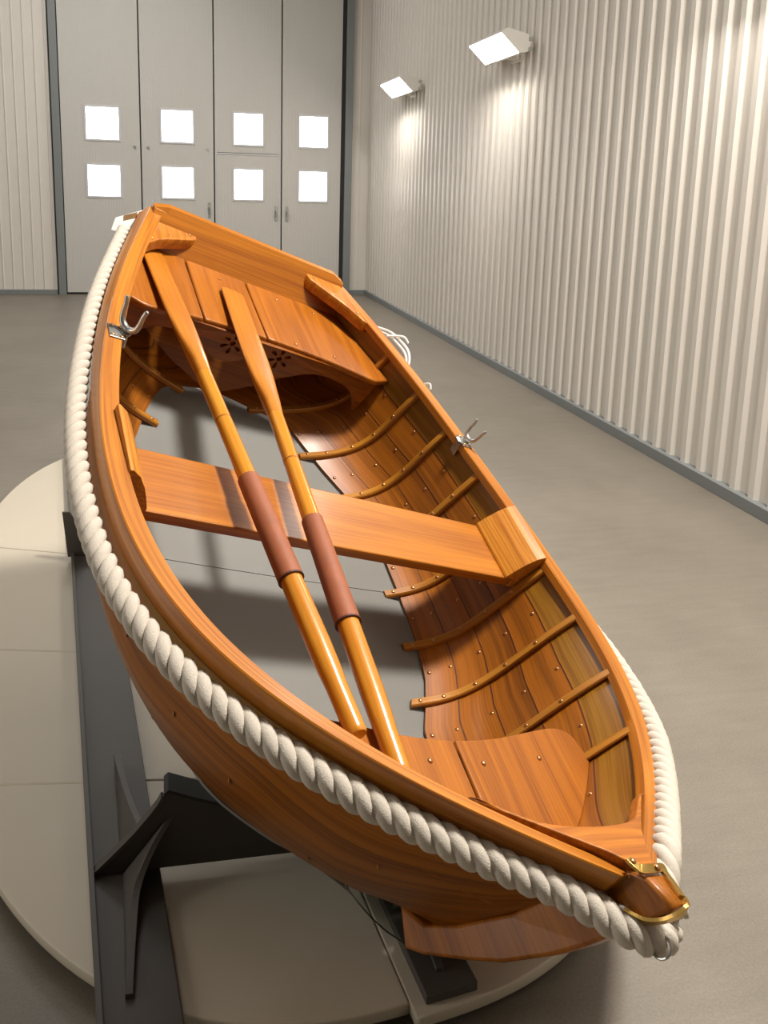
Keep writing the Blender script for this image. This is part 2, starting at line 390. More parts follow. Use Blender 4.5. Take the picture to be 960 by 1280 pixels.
# ------------------------------------------------------------------ boat frame of reference
B = np.array([[0.15131473156316427, -0.8732248910915392, -0.4632301173176643],
              [0.8728343813101939, 0.3379906509304266, -0.3520262244300525],
              [0.46396551037207356, -0.3510564192003844, 0.8133236721769417]])
O = np.array([0.294757305316686, 3.2826868171508843, 1.3828999026970064]); LK = 2.325
def W(u, v, w): return O + LK*(u*B[0] + v*B[1] + w*B[2])
SK = np.array([0, .2, .4, .6, .78, .91, 1.])
def nspl(xk, yk):
    xk = np.array(xk, float); yk = np.array(yk, float)
    n = len(xk); h = np.diff(xk); A = np.zeros((n, n)); r = np.zeros(n); A[0, 0] = A[-1, -1] = 1
    for i in range(1, n-1):
        A[i, i-1] = h[i-1]; A[i, i] = 2*(h[i-1]+h[i]); A[i, i+1] = h[i]; r[i] = 6*((yk[i+1]-yk[i])/h[i] - (yk[i]-yk[i-1])/h[i-1])
    Mm = np.linalg.solve(A, r)
    def f(x):
        k = int(np.clip(np.searchsorted(xk, x) - 1, 0, n-2)); d = x - xk[k]
        return yk[k] + d*((yk[k+1]-yk[k])/h[k] - h[k]*(2*Mm[k]+Mm[k+1])/6) + d*d*Mm[k]/2 + d**3*(Mm[k+1]-Mm[k])/(6*h[k])
    return f
fb = nspl(SK, [0.17091, 0.24187, 0.29060, 0.30614, 0.25578, 0.13602, .010])
def sheer(s): return 0.1390725*(s-.4)**2 + 0.2535072*(s-.4)**3
kk = nspl([0, .25, .5, .75, .88], [-0.1429, -0.2130, -0.2015, -0.1738, -0.1509])
def keel(s):
    if s <= .88: return kk(s)
    return float(np.interp(s, [.88, .91, .93, .95, .972, .99, 1.], [-.1509, -.128, -.106, -.075, -.015, .04, .075]))
SS = [.25, .65, .85, 1.]
fa = nspl(SS, [0.605, 0.660, 0.456, 0.5325]); fbe = nspl(SS, [1.0647, 0.9937, 0.7626, 0.0982]); fg = nspl(SS, [0.2095, -0.1611, -0.0863, 0.8177]); fe = nspl(SS, [-0.1249, -0.2298, -0.2416, -0.0054])
def hull(s, t):
    b = max(fb(s) - .006, .004); w = sheer(s); k = keel(s); D = w - k; m = 1 - t
    v = b*(m**3 + 3*m*m*t*(1+fe(s)) + 3*m*t*t*fbe(s))
    return v, m**3*w + 3*m*m*t*(w - fa(s)*D) + 3*m*t*t*(k + fg(s)*D) + t**3*k
def tcut(s, side=1):
    if side < 0: return float(np.interp(s, [.12, .15, .165, .19, .215, .245, .275, .31, .36, .425, .5, .56, .62, .69, .76, .82, .87, .90], [1, .89, .850, .822, .800, .782, .765, .735, .69, .64, .64, .65, .672, .735, .725, .765, .9, 1]))
    return float(np.interp(s, [.12, .15, .18, .215, .265, .31, .36, .425, .5, .56, .62, .69, .76, .82, .87, .90], [1, .9, .80, .765, .715, .665, .64, .625, .64, .65, .672, .735, .735, .77, .9, 1]))
def ut(w): return .012 + .6*(.012 - w)          # inner face of the raked transom
TT = np.linspace(0, 1, 161)
_cache = {}
def section(s):
    key = round(s, 5)
    if key not in _cache:
        P = np.array([hull(s, t) for t in TT]); d = np.r_[0, np.cumsum(np.hypot(*np.diff(P, axis=0).T))]
        _cache[key] = (P, d)
    return _cache[key]
def at_frac(s, f, off=0., side=1):
    """point at arc-length fraction f of the way from sheer to cut edge; off>0 = inward"""
    P, d = section(s); L = float(np.interp(tcut(s, side), TT, d))
    a = f*L
    p = np.array([np.interp(a, d, P[:, 0]), np.interp(a, d, P[:, 1])])
    e = .004; q0 = np.array([np.interp(max(a-e, 0), d, P[:, 0]), np.interp(max(a-e, 0), d, P[:, 1])]); q1 = np.array([np.interp(min(a+e, d[-1]), d, P[:, 0]), np.interp(min(a+e, d[-1]), d, P[:, 1])])
    tg = q1 - q0; tg /= max(np.linalg.norm(tg), 1e-9)
    n = np.array([tg[1], -tg[0]])      # pointing inboard (towards centre, up)
    if n[0] > 0 and abs(n[0]) > abs(n[1]): n = -n
    elif abs(n[1]) >= abs(n[0]) and n[1] < 0: n = -n
    p = p + n*off
    return max(p[0], .0005), p[1], tg, n
dinghy = link(bpy.data.objects.new('rowing_dinghy', None)); dinghy.empty_display_size = .2
dinghy.matrix_world = Matrix([[B[0][i], B[1][i], B[2][i], O[i]] for i in range(3)] + [[0, 0, 0, 1]])
tag(dinghy, 'varnished wooden rowing dinghy heeled over on a dark cradle', 'rowing boat')
def S(u, v, w): return (u*LK, v*LK, w*LK)

# strakes
FR = [.022, .235, .43, .62, .81, 1.0]
TH = .0036
def strake(i, side, m):
    f0, f1 = FR[i], FR[i+1]; nf = 7
    # start station on the raked transom
    stations = list(np.linspace(0, 1, 90))
    rings = []
    for q in stations:
        row = []
        for j in range(nf):
            f = f0 + (f1 - f0)*j/(nf-1) - (.006 if i and j == 0 else 0)
            s0 = max(0., ut(at_frac(.06, f, 0, side)[1]) - .02)
            s = s0 + (.993 - s0)*q
            bow = max(0, (s-.93)/.06)
            o = .0003 - .0006*j/(nf-1)
            row.append((s, f, o))
        outer = [(s,) + at_frac(s, f, o, side)[:2] for s, f, o in row]
        inner = [(s,) + at_frac(s, f, o + TH, side)[:2] for s, f, o in row]
        ring = outer + inner[::-1]
        fs_ = [f for s, f, o in row]; m.g += [(u[0]*LK, f*.75 + i*3.1, side*5.3) for u, f in zip(ring, fs_ + fs_[::-1])]
        rings.append([S(u, side*v, w) for u, v, w in ring])
    m.sweep(rings)
for side, nm in ((-1, 'left'), (1, 'right')):
    m = MB(); m.g = []; strake(0, side, m); grain(m.build('sheer_strake', M['sheer'], dinghy, smooth=True, angle=40), m.g)
    m = MB(); m.g = []
    for i in range(1, 5): strake(i, side, m)
    nfw = len(m.f)
    for f in FR[1:5]:
        s0 = max(0., ut(at_frac(.06, f, 0, side)[1]) - .02); rings = []
        for q in np.linspace(0, 1, 70):
            ss_ = s0 + (.975 - s0)*q; c = []
            for df, o in ((-.0036, TH - .0009), (.0036, TH - .0009), (.0030, TH + .0006), (-.0030, TH + .0006)):
                v, w, tg, n = at_frac(ss_, f + df, o, side); c.append(S(ss_, side*v, w))
            rings.append(c)
        m.sweep(rings)
    hp = m.build('hull_planking', M['plank'], dinghy, smooth=True, angle=40)
    grain(hp, m.g + [(0, 0, 0)]*(len(m.v) - len(m.g)))
    hp.data.materials.append(M['seam'])
    for p in hp.data.polygons:
        if p.index >= nfw: p.material_index = 1
    if side == 1: hull_right = hp
    else: hull_left = hp
# gunwales
gp = [(-.0217, -.0015), (-.0205, 0), (-.0016, 0), (-.0003, -.0013), (-.0012, -.0200), (-.0026, -.0215), (-.0080, -.0215), (-.0082, -.0110), (-.0217, -.0110)]
for side in (-1, 1):
    rings = []; gg = []
    for s in np.linspace(-.004, .992, 120):
        gg += [(s*LK, a*LK + side*3, c*LK) for a, c in gp]
        b, w = fb(max(s, 0)), sheer(s); sc = min(1, b/.03)
        fl = float(np.interp(s, [0, .12, .35, .5], [.0105, .0085, .0042, 0])); ga = [a + (fl if i in (4, 5) else 0) for i, (a, c) in enumerate(gp)]
        rings.append([S(s, side*max(b + a*sc, .0004), w + c) for a, (_, c) in zip(ga, gp)])
    m = MB(); m.sweep(rings); grain(m.build('gunwale', M['gunwale'], dinghy, smooth=True, angle=30), gg)
# rivet prototype
def rivet_mesh(r, h):
    m = MB(); rings = []
    for a in (0, .5, .85): rings.append([(r*math.cos(a*math.pi/2)*math.cos(q), r*math.cos(a*math.pi/2)*math.sin(q), h*math.sin(a*math.pi/2)) for q in np.linspace(0, 2*math.pi, 10, endpoint=False)])
    m.sweep(rings)
    me = bpy.data.meshes.new('rivet'); me.from_pydata(m.v, [], m.f); me.materials.append(M['copper'])
    for p in me.polygons: p.use_smooth = True
    return me
RV = rivet_mesh(.0064, .0036)
def rivet(parent, pos, n, name='rivet'):
    o = link(bpy.data.objects.new(name, RV)); o.parent = parent
    o.matrix_local = Matrix.Translation(Vector(tuple(map(float, pos)))) @ Vector(tuple(map(float, n))).to_track_quat('Z', 'Y').to_matrix().to_4x4()
    return o
# ribs
RS = [.158, .238, .315, .400, .486, .572, .654, .745, .828]
def rib(s, side):
    P, d = section(s); Lc = float(np.interp(tcut(s, side), TT, d)); ext = .022 if tcut(s, side) < .95 else 0
    f_end = (Lc + ext)/Lc; f_start = .012/Lc
    ww, hh = .0052, .0068
    rings = []; gg = []
    for f in np.linspace(f_start, f_end, 26):
        e = 1 if f < f_end - .04 else .75
        if f <= 1: v, w, tg, n = at_frac(s, f, TH - .0002, side)
        else:
            v, w, tg, n = at_frac(s, 1, TH - .0002, side); v += tg[0]*(f-1)*Lc; w += tg[1]*(f-1)*Lc
        c = []; gg += [(f*Lc*LK, d1*.011 + s*7 + side, d2*.011) for d1, d2 in ((-1, 0), (1, 0), (1, 1), (.7, 1.3), (-.7, 1.3), (-1, 1))]
        for du, dh in ((-ww, 0), (ww, 0), (ww, hh*.72), (ww*.72, hh), (-ww*.72, hh), (-ww, hh*.72)):
            if s > .6:
                vb, wb, tb, nb = at_frac(s + du, min(f, 1), TH - .0002, side)
                if f > 1: vb += tb[0]*(f-1)*Lc; wb += tb[1]*(f-1)*Lc
                c.append(S(s + du, side*max(vb + nb[0]*dh, .0005), wb + nb[1]*dh))
            else: c.append(S(s + du, side*max(v + n[0]*dh, .0005), w + n[1]*dh))
        rings.append(c)
    m = MB(); m.sweep(rings); r = m.build('rib', M['rib'], dinghy, smooth=True, angle=30); grain(r, gg)
    for f in (.30, .50, .70, .90, (Lc + .010)/Lc):
        if f <= 1: v, w, tg, n = at_frac(s, f, TH + hh - .0002, side)
        else:
            v, w, tg, n = at_frac(s, 1, TH + hh - .0002, side); v += tg[0]*(f-1)*Lc; w += tg[1]*(f-1)*Lc
        rivet(r, S(s, side*v, w), (0, side*n[0], n[1]))
for s in RS:
    for side in (1, -1):
        if s > .9 and side == -1: pass
        rib(s, side)
for i, s in enumerate(RS + [.9]):
    sm = (RS[i] + RS[i+1])/2 if i < len(RS)-1 else (.872 if i == len(RS)-1 else .915)
    for f in (.26, .455, .645, .835, .97):
        if f == .97 and tcut(sm) > .95: continue
        for side, par in ((1, hull_right), (-1, hull_left)):
            v, w, tg, n = at_frac(sm, f, TH, side)
            rivet(par, S(sm, side*v, w), (0, side*n[0], n[1]))
BM_ = RV.copy(); BM_.materials.clear(); BM_.materials.append(M['bung'])
for s_, f_ in ((.52, .72), (.60, .78), (.66, .50), (.70, .80), (.74, .54), (.80, .60), (.86, .72), (.90, .50)):
    v, w, tg, n = at_frac(s_, f_, -.0003, -1)
    o = link(bpy.data.objects.new('bung', BM_)); o.parent = hull_left
    o.matrix_local = Matrix.Translation(Vector(S(s_, -v, w))) @ Vector((0, n[0], -n[1])).to_track_quat('Z', 'Y').to_matrix().to_4x4() @ Matrix.Diagonal((1.1, 1.1, .25, 1))
# bottom: pale sole board seen from inside and clear outer bottom
GK = ([.12, .25, .5, .75, .85, .882, .902, .93], [-.178, -.2, -.206, -.207, -.202, -.184, -.169, -.142])
def cutpt(s, side=1): v, w, tg, n = at_frac(s, 1, 0, side); return v, w
for a, b_ in ((.125, .4815), (.4825, .895)):
    rings = []
    for s in np.linspace(a, b_, 40):
        (v, w), (vl, wl) = cutpt(s), cutpt(s, -1); ex = float(np.interp(s, [.78, .87], [.010, .0005])); ez = float(np.interp(s, [.78, .87], [.003, -.0015])); v += ex; w -= ez; vl += ex; wl -= ez
        q = [(-vl, wl), (-vl*.5, wl*.75 + w*.25 - .0015), (0, (w + wl)/2 - .002), (v*.5, w*.75 + wl*.25 - .0015), (v, w)]
        q = [(vv, ww_ + .0008) for vv, ww_ in q]
        rings.append([S(s, vv, ww_) for vv, ww_ in q] + [S(s, vv, ww_ - .003) for vv, ww_ in q[::-1]])
    m = MB(); m.sweep(rings); m.build('bottom_board', M['sole'], dinghy, smooth=True, angle=30)
rings = []
for s in np.linspace(.40, .93, 60):
    v, w = cutpt(s); g = float(np.interp(s, *GK)); g = min(g, w - .004); v = max(v, .002)
    row = [(v*(1-q), w + (g-w)*q**.8) for q in np.linspace(0, 1, 10)]
    full = [(-a, b2) for a, b2 in row] + [(a, b2) for a, b2 in row[::-1]][1:]
    rings.append([S(s, a, b2 - .004) for a, b2 in full])
m = MB(); m.sweep(rings, closed=False, cap=False); gb = m.build('clear_bottom', M['glass'], dinghy, smooth=True, angle=60)
tag(gb, 'clear see-through bottom panel')
m = MB(); m.tube([S(s, 0, float(np.interp(s, *GK)) - .004) for s in np.linspace(.5, .928, 50)], .0016, 6); m.build('keel_strip', M['edge'], dinghy)
# stem
stem = [(.983, .098), (1.000, .1125), (1.0215, .1185), (1.0235, .112), (1.0195, .082), (1.015, .062), (1.0095, .034), (1.0015, .003), (.985, -.044), (.965, -.084), (.942, -.126), (.929, -.1435), (.897, -.131), (.925, -.112), (.942, -.075), (.962, -.015), (.972, .04), (.976, .08)]
def stemf(x, y, z):
    k = 1 - .38*max(0, min(1, (x - .985)/.035))
    return S(x, z*k, y)
plate('stem_post', stem, .026, stemf, M['stem'], dinghy, bevel=.003)
# brass stem band
bpath = [(.9845, -.0165, .1090), (.9900, -.0155, .1110), (.9935, -.0135, .1125), (.9945, -.005, .1135), (.9945, .0105, .1130), (.9985, .0110, .1130), (1.012, .0085, .1170), (1.021, .0060, .1190), (1.0255, .001, .1195), (1.0262, -.003, .1120), (1.0240, -.0055, .1020), (1.0185, -.0095, .0920), (1.008, -.0140, .0840)]
m = MB(); rings = []
pp = smooth_path(bpath, 4)
for i, p in enumerate(pp):
    t = pp[min(i+1, len(pp)-1)] - pp[max(i-1, 0)]; t /= np.linalg.norm(t)
    q = i/(len(pp)-1); nrm = np.array([.2, 0, .97]) if q < .55 else np.array([1, -.2, .15]); a = np.cross(t, nrm); a /= np.linalg.norm(a); nrm = np.cross(a, t)
    if nrm[2] < 0 and q < .55: nrm = -nrm
    rings.append([S(*(p + a*da + nrm*dn)) for da, dn in ((-.0030, -.0012), (.0030, -.0012), (.0030, .0014), (-.0030, .0014))])
m.sweep(rings); bb = m.build('stem_band', M['brass'], dinghy, bevel=.0008); tag(bb, 'brass strap bent around the stem head')
rivet(bb, S(.9875, -.0158, .1118), (0, 0, 1)); rivet(bb, S(.9945, 0.003, .1150), (0, 0, 1))
# breasthook
bo = [(.990, -.010), (.975, -.024), (.955, -.048), (.930, -.084), (.915, -.106), (.917, -.098), (.930, -.078), (.9415, -.058), (.9475, -.034), (.950, 0), (.9475, .034), (.9415, .058), (.930, .078), (.917, .098), (.915, .106), (.930, .084), (.955, .048), (.975, .024), (.990, .010)]
def hookf(x, y, z):
    return S(x, y*min(1, max(0, fb(x) - .006)/max(abs(y), 1e-4)) if abs(y) > fb(x) - .006 else y, sheer(x) + z - .006 + .0015 + .009*max(0, 1 - (y/max(fb(x), .012))**2)*max(0, min(1, (x-.93)/.045)))
bo2 = smooth_path(bo[4:15], 4); bo3 = [tuple(p) for p in bo[:4]] + [tuple(p) for p in bo2] + [tuple(p) for p in bo[15:]]
plate('breasthook', bo3, .012, hookf, M['hook'], dinghy, bevel=.0015)
# transom
rows = np.linspace(.0195, -.188, 28); ring_o = []; nc = 16
vo = []; fo = []
for k, w in enumerate(rows):
    s = max(0, ut(w)); P, d = section(max(s, .001))
    hv = fb(0) - .003 if w > sheer(0) - .004 else float(np.interp(-w, -P[:, 1], P[:, 0])) - .001
    for off in (0, -.0105):
        for j in range(nc + 1):
            v = -hv + 2*hv*j/nc; ww_ = w
            if k == 0 and abs(v) > .16: ww_ -= .010*(abs(v)-.16)/.011
            vo.append(S(ut(w) + off, v, ww_))
nn = nc + 1
for k in range(len(rows)-1):
    for j in range(nc):
        a = k*2*nn + j; fo.append((a, a+1, a+1+2*nn, a+2*nn)); b2 = a + nn; fo.append((b2, b2+2*nn, b2+1+2*nn, b2+1))
for j in range(nc): fo.append((j, j+nn, j+nn+1, j+1)); L0 = (len(rows)-1)*2*nn; fo.append((L0+j, L0+j+1, L0+j+nn+1, L0+j+nn))
for k in range(len(rows)-1):
    a = k*2*nn; fo.append((a, a+2*nn, a+3*nn, a+nn)); a += nc; fo.append((a, a+nn, a+3*nn, a+2*nn))
mesh_obj('transom', vo, fo, M['transom'], dinghy, bevel=.004)
# quarter knees
qk = [(.010, .098), (.020, .0965), (.029, .102), (.040, .118), (.055, .140), (.073, .161), (.094, .177), (.100, .185), (.100, .194), (.060, .183), (.020, .168), (.006, .160)]
for side in (-1, 1):
    dz = -.009 if side < 0 else 0
    def qf(x, y, z): return S((x if side > 0 else .008 + x*.8), side*y, dz - .0040 + z + .003*max(0, 1 - x/.05))
    o = plate('quarter_knee', [tuple(p) for p in smooth_path(qk[:8], 4)] + qk[8:], .018, qf, M['block'], dinghy, bevel=.0015)
    for p in ((.019, .108), (.045, .142), (.080, .175)): rivet(o, S((p[0] if side > 0 else .008 + p[0]*.8), side*p[1], dz + .0051 + .003*max(0, 1 - p[0]/.05)), (0, 0, 1))
# stern seat: three boards with gaps, rounded front edge
def inner_v(s, w, side_clear=.0045):
    P, d = section(s); return float(np.interp(-w, -P[:, 1], P[:, 0])) - side_clear
WS = -.033
front = nspl([-.212, -.19, -.175, -.114, -.065, 0, .065, .114, .175, .19, .212], [.188, .199, .198, .187, .183, .181, .183, .187, .198, .199, .188])
def seat_outline(v0, v1):
    o = []; ub = ut(WS) - .002
    if v0 < -.15: v0e = -9
    n = 18
    fr = []
    for v in np.linspace(v0, v1, n): fr.append((front(v), v))
    # limit to hull
    left = [(u, -inner_v(u, WS)) for u in np.linspace(ub, .186, 10)] if v0 < -.15 else [(ub, v0), (front(v0), v0)]
    right = [(u, inner_v(u, WS)) for u in np.linspace(.186, ub, 10)] if v1 > .15 else [(front(v1), v1), (ub, v1)]
    fr = [(u, v) for u, v in fr[1:-1] if abs(v) < inner_v(u, WS) - .004]
    return left + fr + right
m = MB(); mats = []
me_all = bmesh.new()
for v0, v1 in ((-.212, -.1035), (-.1005, -.0015), (.0015, .212)):
    me = plate_mesh(seat_outline(v0, v1), .010, lambda x, y, z: S(x, y, WS - .005 + z), bevel=.0025)
    me_all.from_mesh(me); bpy.data.meshes.remove(me)
me = bpy.data.meshes.new('stern_seat'); me_all.to_mesh(me); me_all.free()
seat = finish('stern_seat', me, M['seat'], dinghy)
for v in (-.05, .05, .12):
    rivet(seat, S(.172, v, WS + .0001), (0, 0, 1)); rivet(seat, S(.06, v, WS + .0001), (0, 0, 1))
# apron with two arches and two flower cut-outs
ap_half = [(.206, -.0395), (.200, -.098), (.192, -.1), (.186, -.092), (.172, -.074), (.155, -.0665), (.130, -.0645), (.105, -.068), (.085, -.077), (.068, -.0885), (.052, -.0945), (.036, -.0955), (.020, -.090), (.008, -.082), (0, -.0795)]
hl = smooth_path(ap_half[2:], 4)
right_half = [ap_half[0], ap_half[1]] + [tuple(p) for p in hl]
ol = right_half + [(-a, b2) for a, b2 in right_half[::-1]][1:]
holes = []
for cx in (-.039, .039):
    cy = -.0635
    holes.append([(cx + .0042*math.cos(q), cy + .0042*math.sin(q)) for q in np.linspace(0, 2*math.pi, 12, endpoint=False)])
    for k in range(6):
        a = k*math.pi/3 + math.pi/6; ca, sa = math.cos(a), math.sin(a)
        holes.append([(cx + ca*(.0125 + .0058*math.cos(q)) - sa*.0026*math.sin(q)*(1 + .4*math.cos(q)), cy + sa*(.0125 + .0058*math.cos(q)) + ca*.0026*math.sin(q)*(1 + .4*math.cos(q))) for q in np.linspace(0, 2*math.pi, 14, endpoint=False)])
def apf(x, y, z):
    uu = .172 + .012*(abs(x)/.2)**2*0 + (front(max(-.2, min(.2, x))) - .183) 
    lim = inner_v(.185, y, .004); xx = max(-lim, min(lim, x))
    return S(uu + z, xx, y)
plate('seat_apron', ol, .007, apf, M['apron'], dinghy, holes=holes, bevel=.0008)
# thwart with knees
m = MB(); m.box(.475*LK, .565*LK, -.256*LK, .262*LK, -.051*LK, -.038*LK); m.build('thwart', M['thwart'], dinghy, bevel=.004)
for side in (-1, 1):
    sec = [(.249, -.0375), (.2495, -.0340), (.2555, -.0225), (.2635, -.0095), (.2735, .0025), (.2835, .0088), (.2865, .0085), (.2865, -.03), (.276, -.050), (.262, -.051), (.262, -.0375)]
    m = MB(); m.sweep([[S(u, side*(v + .004*(0 if u < .5 else 1)*(u-.5)*0), w) for v, w in sec] for u in (.474, .520, .566)])
    kn = m.build('thwart_knee', M['knee'], dinghy, bevel=.0015)
    for u, v, w in ((.49, .275, -.0035), (.55, .275, -.0035), (.548, .256, -.027)): rivet(kn, S(u, side*v, w + .0012), (0, -side*.78, .62))
# bow seat, two boards
WB = -.010
def bow_half(side):
    o = [(.8155, .0022), (.8145, .03), (.811, .065), (.8035, .11), (.7985, .145), (.8005, .163), (.8085, .174), (.822, .179)]
    o = [tuple(p) for p in smooth_path(o, 3)]
    for u in np.linspace(.835, .958, 12): o.append((u, min(inner_v(u, WB), .1795)))
    o.append((.958, .0022))
    return [(a, side*b2) for a, b2 in o]
bm2 = bmesh.new()
for side in (-1, 1):
    me = plate_mesh(bow_half(side), .010, lambda x, y, z: S(x, y, WB - .005 + z), bevel=.0012); bm2.from_mesh(me); bpy.data.meshes.remove(me)
me = bpy.data.meshes.new('bow_seat'); bm2.to_mesh(me); bm2.free()
bs = finish('bow_seat', me, M['seat'], dinghy)
for u, v in ((.836, -.04), (.838, .025), (.832, .105), (.905, .04), (.905, -.04)): rivet(bs, S(u, v, WB + .0001), (0, 0, 1))
# rope fender along each gunwale
def rope(side, s0, s1, tail):
    cl = []
    for s in np.linspace(s0, s1, 60): cl.append(np.array(S(s, side*(fb(max(s, 0)) + (float(np.interp(s, [0, .12, .35], [.0165, .0135, .0105])) if side < 0 else float(np.interp(s, [.6, .8], [.0105, .0130])))), sheer(s) - (.0320 if side < 0 else float(np.interp(s, [.55, .70, .85], [.032, .016, .003]))))))
    for p in tail: cl.append(np.array(S(*p)))
    cl = smooth_path(cl, 6)
    d = np.r_[0, np.cumsum([np.linalg.norm(cl[i+1]-cl[i]) for i in range(len(cl)-1)])]
    n = int(d[-1]/.0058); C = np.array(cl); Q = np.stack([np.interp(np.linspace(0, d[-1], n), d, C[:, k]) for k in range(3)], 1)
    D = np.linspace(0, d[-1], n); m = MB(); R_, r_ = .0128, .0144; pitch = .106
    T = np.gradient(Q, axis=0); T /= np.linalg.norm(T, axis=1)[:, None]
    for k in range(3):
        strand = []; rad = []
        for i in range(n):
            a = np.cross([0, 0, 1.], T[i]); a /= np.linalg.norm(a); b2 = np.cross(T[i], a)
            ph = side*ROPE_DIR*2*math.pi*D[i]/pitch + k*2*math.pi/3
            fade = min(1, (D[-1] - D[i])/.05 + .12) if False else 1
            sc = float(np.interp(Q[i][0]/LK, [0, .3, .6, 1.], [.80, .92, 1., 1.08]))
            strand.append(Q[i] + R_*sc*(math.cos(ph)*a + math.sin(ph)*b2))
            e = min(1, (D[i]/.012 + .3), ((D[-1]-D[i])/.03 + .25)); rad.append(r_*e*sc)
        m.tube(strand, rad, 9)
    return m.build('rope_fender', M['rope'], dinghy, smooth=True, angle=80)
ROPE_DIR = -1
rope(-1, .030, .982, [(1.004, -.022, .072), (1.020, -.006, .078), (1.027, .010, .079), (1.025, .030, .0745), (1.020, .044, .072)])
rope(1, .20, .978, [(1.000, .034, .090), (1.012, .036, .088), (1.022, .037, .090)])
# mooring ring under the stem
rc = np.array([1.0345, .006, .0845])
m = MB(); ring = [np.array(S(*rc)) + .0165*(math.cos(q)*(np.array([.97, -.2, 0.05])) + math.sin(q)*(np.array([0, .25, .97]))) for q in np.linspace(0, 2*math.pi, 24)]
m.tube(ring, .0026, 8); rg = m.build('mooring_ring', M['steel'], dinghy, smooth=True); tag(rg, 'small steel ring below the stem head')
# rowlocks
def rowlock(side, u, turn, lean, size):
    v = fb(u) - (.0108 if side > 0 else .0235); w = sheer(u)
    root = mesh_obj('rowlock', *rowlock_mesh(), M['steel'], dinghy, smooth=True, angle=50)
    root.matrix_local = Matrix.Translation(Vector(S(u, side*v, w))) @ Matrix.Rotation(lean, 4, 'X') @ Matrix.Rotation(turn, 4, 'Z') @ Matrix.Scale(size, 4)
    m = MB(); m.box(-.028, .028, -.021, .021, 0, .0045)
    pl = m.build('socket_plate', M['steel'], dinghy, bevel=.0015); pl.matrix_local = Matrix.Translation(Vector(S(u, side*(fb(u) - .0125), w)))
    m = MB(); m.box(-.016, .016, -.002, .002, -.058, .003); m.box(-.012, .012, -.010, .0, -.008, .003)
    sp = m.build('side_plate', M['steel'], dinghy, bevel=.0012); sp.matrix_local = Matrix.Translation(Vector(S(u, side*(fb(u) - .0230), w + .001))) @ Matrix.Rotation(math.radians(-40 if side < 0 else 12), 4, 'X')
    for a, b2 in ((-.02, .012), (.02, .012), (-.02, -.012), (.02, -.012)):
        rivet(pl, (a, b2, .0045), (0, 0, 1))
def rowlock_mesh():
    m = MB(); R_ = .024; path = []; rad = []
    pts = [(-.031, .082), (-.0265, .066), (-.0255, .048)] + [(-R_*math.cos(q), .040 - R_*math.sin(q)) for q in np.linspace(.2, math.pi-.2, 9)] + [(.0255, .048), (.0265, .066), (.031, .082)]
    P2 = smooth_path(pts, 4)
    n = len(P2)
    for i, p in enumerate(P2):
        e = abs(i/(n-1) - .5)*2
        path.append((p[0], .004*(e**2), p[1])); rad.append(.0082 - .0034*e if e < .98 else .003)
    m.tube(path, rad, 10)
    m.tube([(0, 0, .018), (0, 0, -.03)], .0075, 10); m.tube([(0, 0, .004), (0, 0, .009)], .012, 12)
    return m.v, m.f
rowlock(1, .345, math.radians(8), math.radians(-6), 1.0); rowlock(-1, .337, math.radians(35), math.radians(10), 1.2)

# ------------------------------------------------------------------ oars
def oar(tip, a, b, label, tilt=0):
    tip, a, b = map(np.array, (tip, a, b)); d = (b-a)/np.linalg.norm(b-a)
    X = d[0]*B[0] + d[1]*B[1] + d[2]*B[2]; Wd = B[2] - (B[2] @ X)*X; Wd /= np.linalg.norm(Wd); Y = np.cross(Wd, X)
    if tilt: c, s = math.cos(tilt), math.sin(tilt); Y, Wd = c*Y + s*Wd, -s*Y + c*Wd
    root = empty('oar', label, 'oar', (0, 0, 0), 'pair of oars lying in the boat')
    p = W(*tip); root.matrix_world = Matrix([[X[i], Y[i], Wd[i], p[i]] for i in range(3)] + [[0, 0, 0, 1]])
    LEN = 1.812
    # blade
    prof = [(0.002, .030, .0035), (.006, .038, .0042), (.016, .0435, .005), (.05, .0445, .0055), (.25, .0448, .007), (.42, .0445, .010), (.50, .0400, .0135), (.57, .0315, .0175), (.63, .0245, .0205), (.69, .0215, .0212)]
    def rings(pr, n=20, pw=None):
        out = []
        for x, hw, ht in pr:
            e = 2 if abs(hw-ht) < .002 else 3.2
            out.append([(x, hw*math.copysign(abs(math.cos(q))**(2/e), math.cos(q)), ht*math.copysign(abs(math.sin(q))**(2/e), math.sin(q))) for q in np.linspace(0, 2*math.pi, n, endpoint=False)])
        return out
    m = MB(); m.sweep(rings(prof)); m.build('blade', M['blade'], root, smooth=True, angle=50)
    sh = [(.69, .0215, .0215), (.885, .0215, .0215), (1.10, .0228, .0228), (1.45, .0250, .0250), (1.60, .0258, .0258), (1.66, .0245, .0245), (1.70, .0222, .0222), (1.80, .0212, .0212), (1.808, .0205, .0205), (1.812, .0185, .0185)]
    m = MB(); m.sweep(rings(sh)); m.build('shaft', M['oar'], root, smooth=True, angle=50)
    le = [(1.105, .0235, .0235), (1.106, .0268, .0268), (1.28, .0282, .0282), (1.424, .0292, .0292), (1.426, .0255, .0255)]
    m = MB(); m.sweep(rings(le)); l = m.build('leather_sleeve', M['leather'], root, smooth=True, angle=50); tag(l, 'brown leather sleeve')
    m = MB(); m.sweep(rings([(1.4235, .0285, .0285), (1.4235, .0300, .0300), (1.4275, .0300, .0300), (1.4275, .0262, .0262)])); m.build('sleeve_edge', M['leather_dark'], l)
    m = MB(); m.sweep(rings([(.884, .0214, .0214), (.884, .0219, .0219), (.889, .0219, .0219), (.889, .0214, .0214)])); m.build('scarf_joint', M['hook'], root)
    return root
oar((.0446, -.1607, -.0307), (.253, -.1509, -.0215), (.809, -.1245, .0025), 'left wooden oar with its blade tip under the transom corner', math.radians(-6))
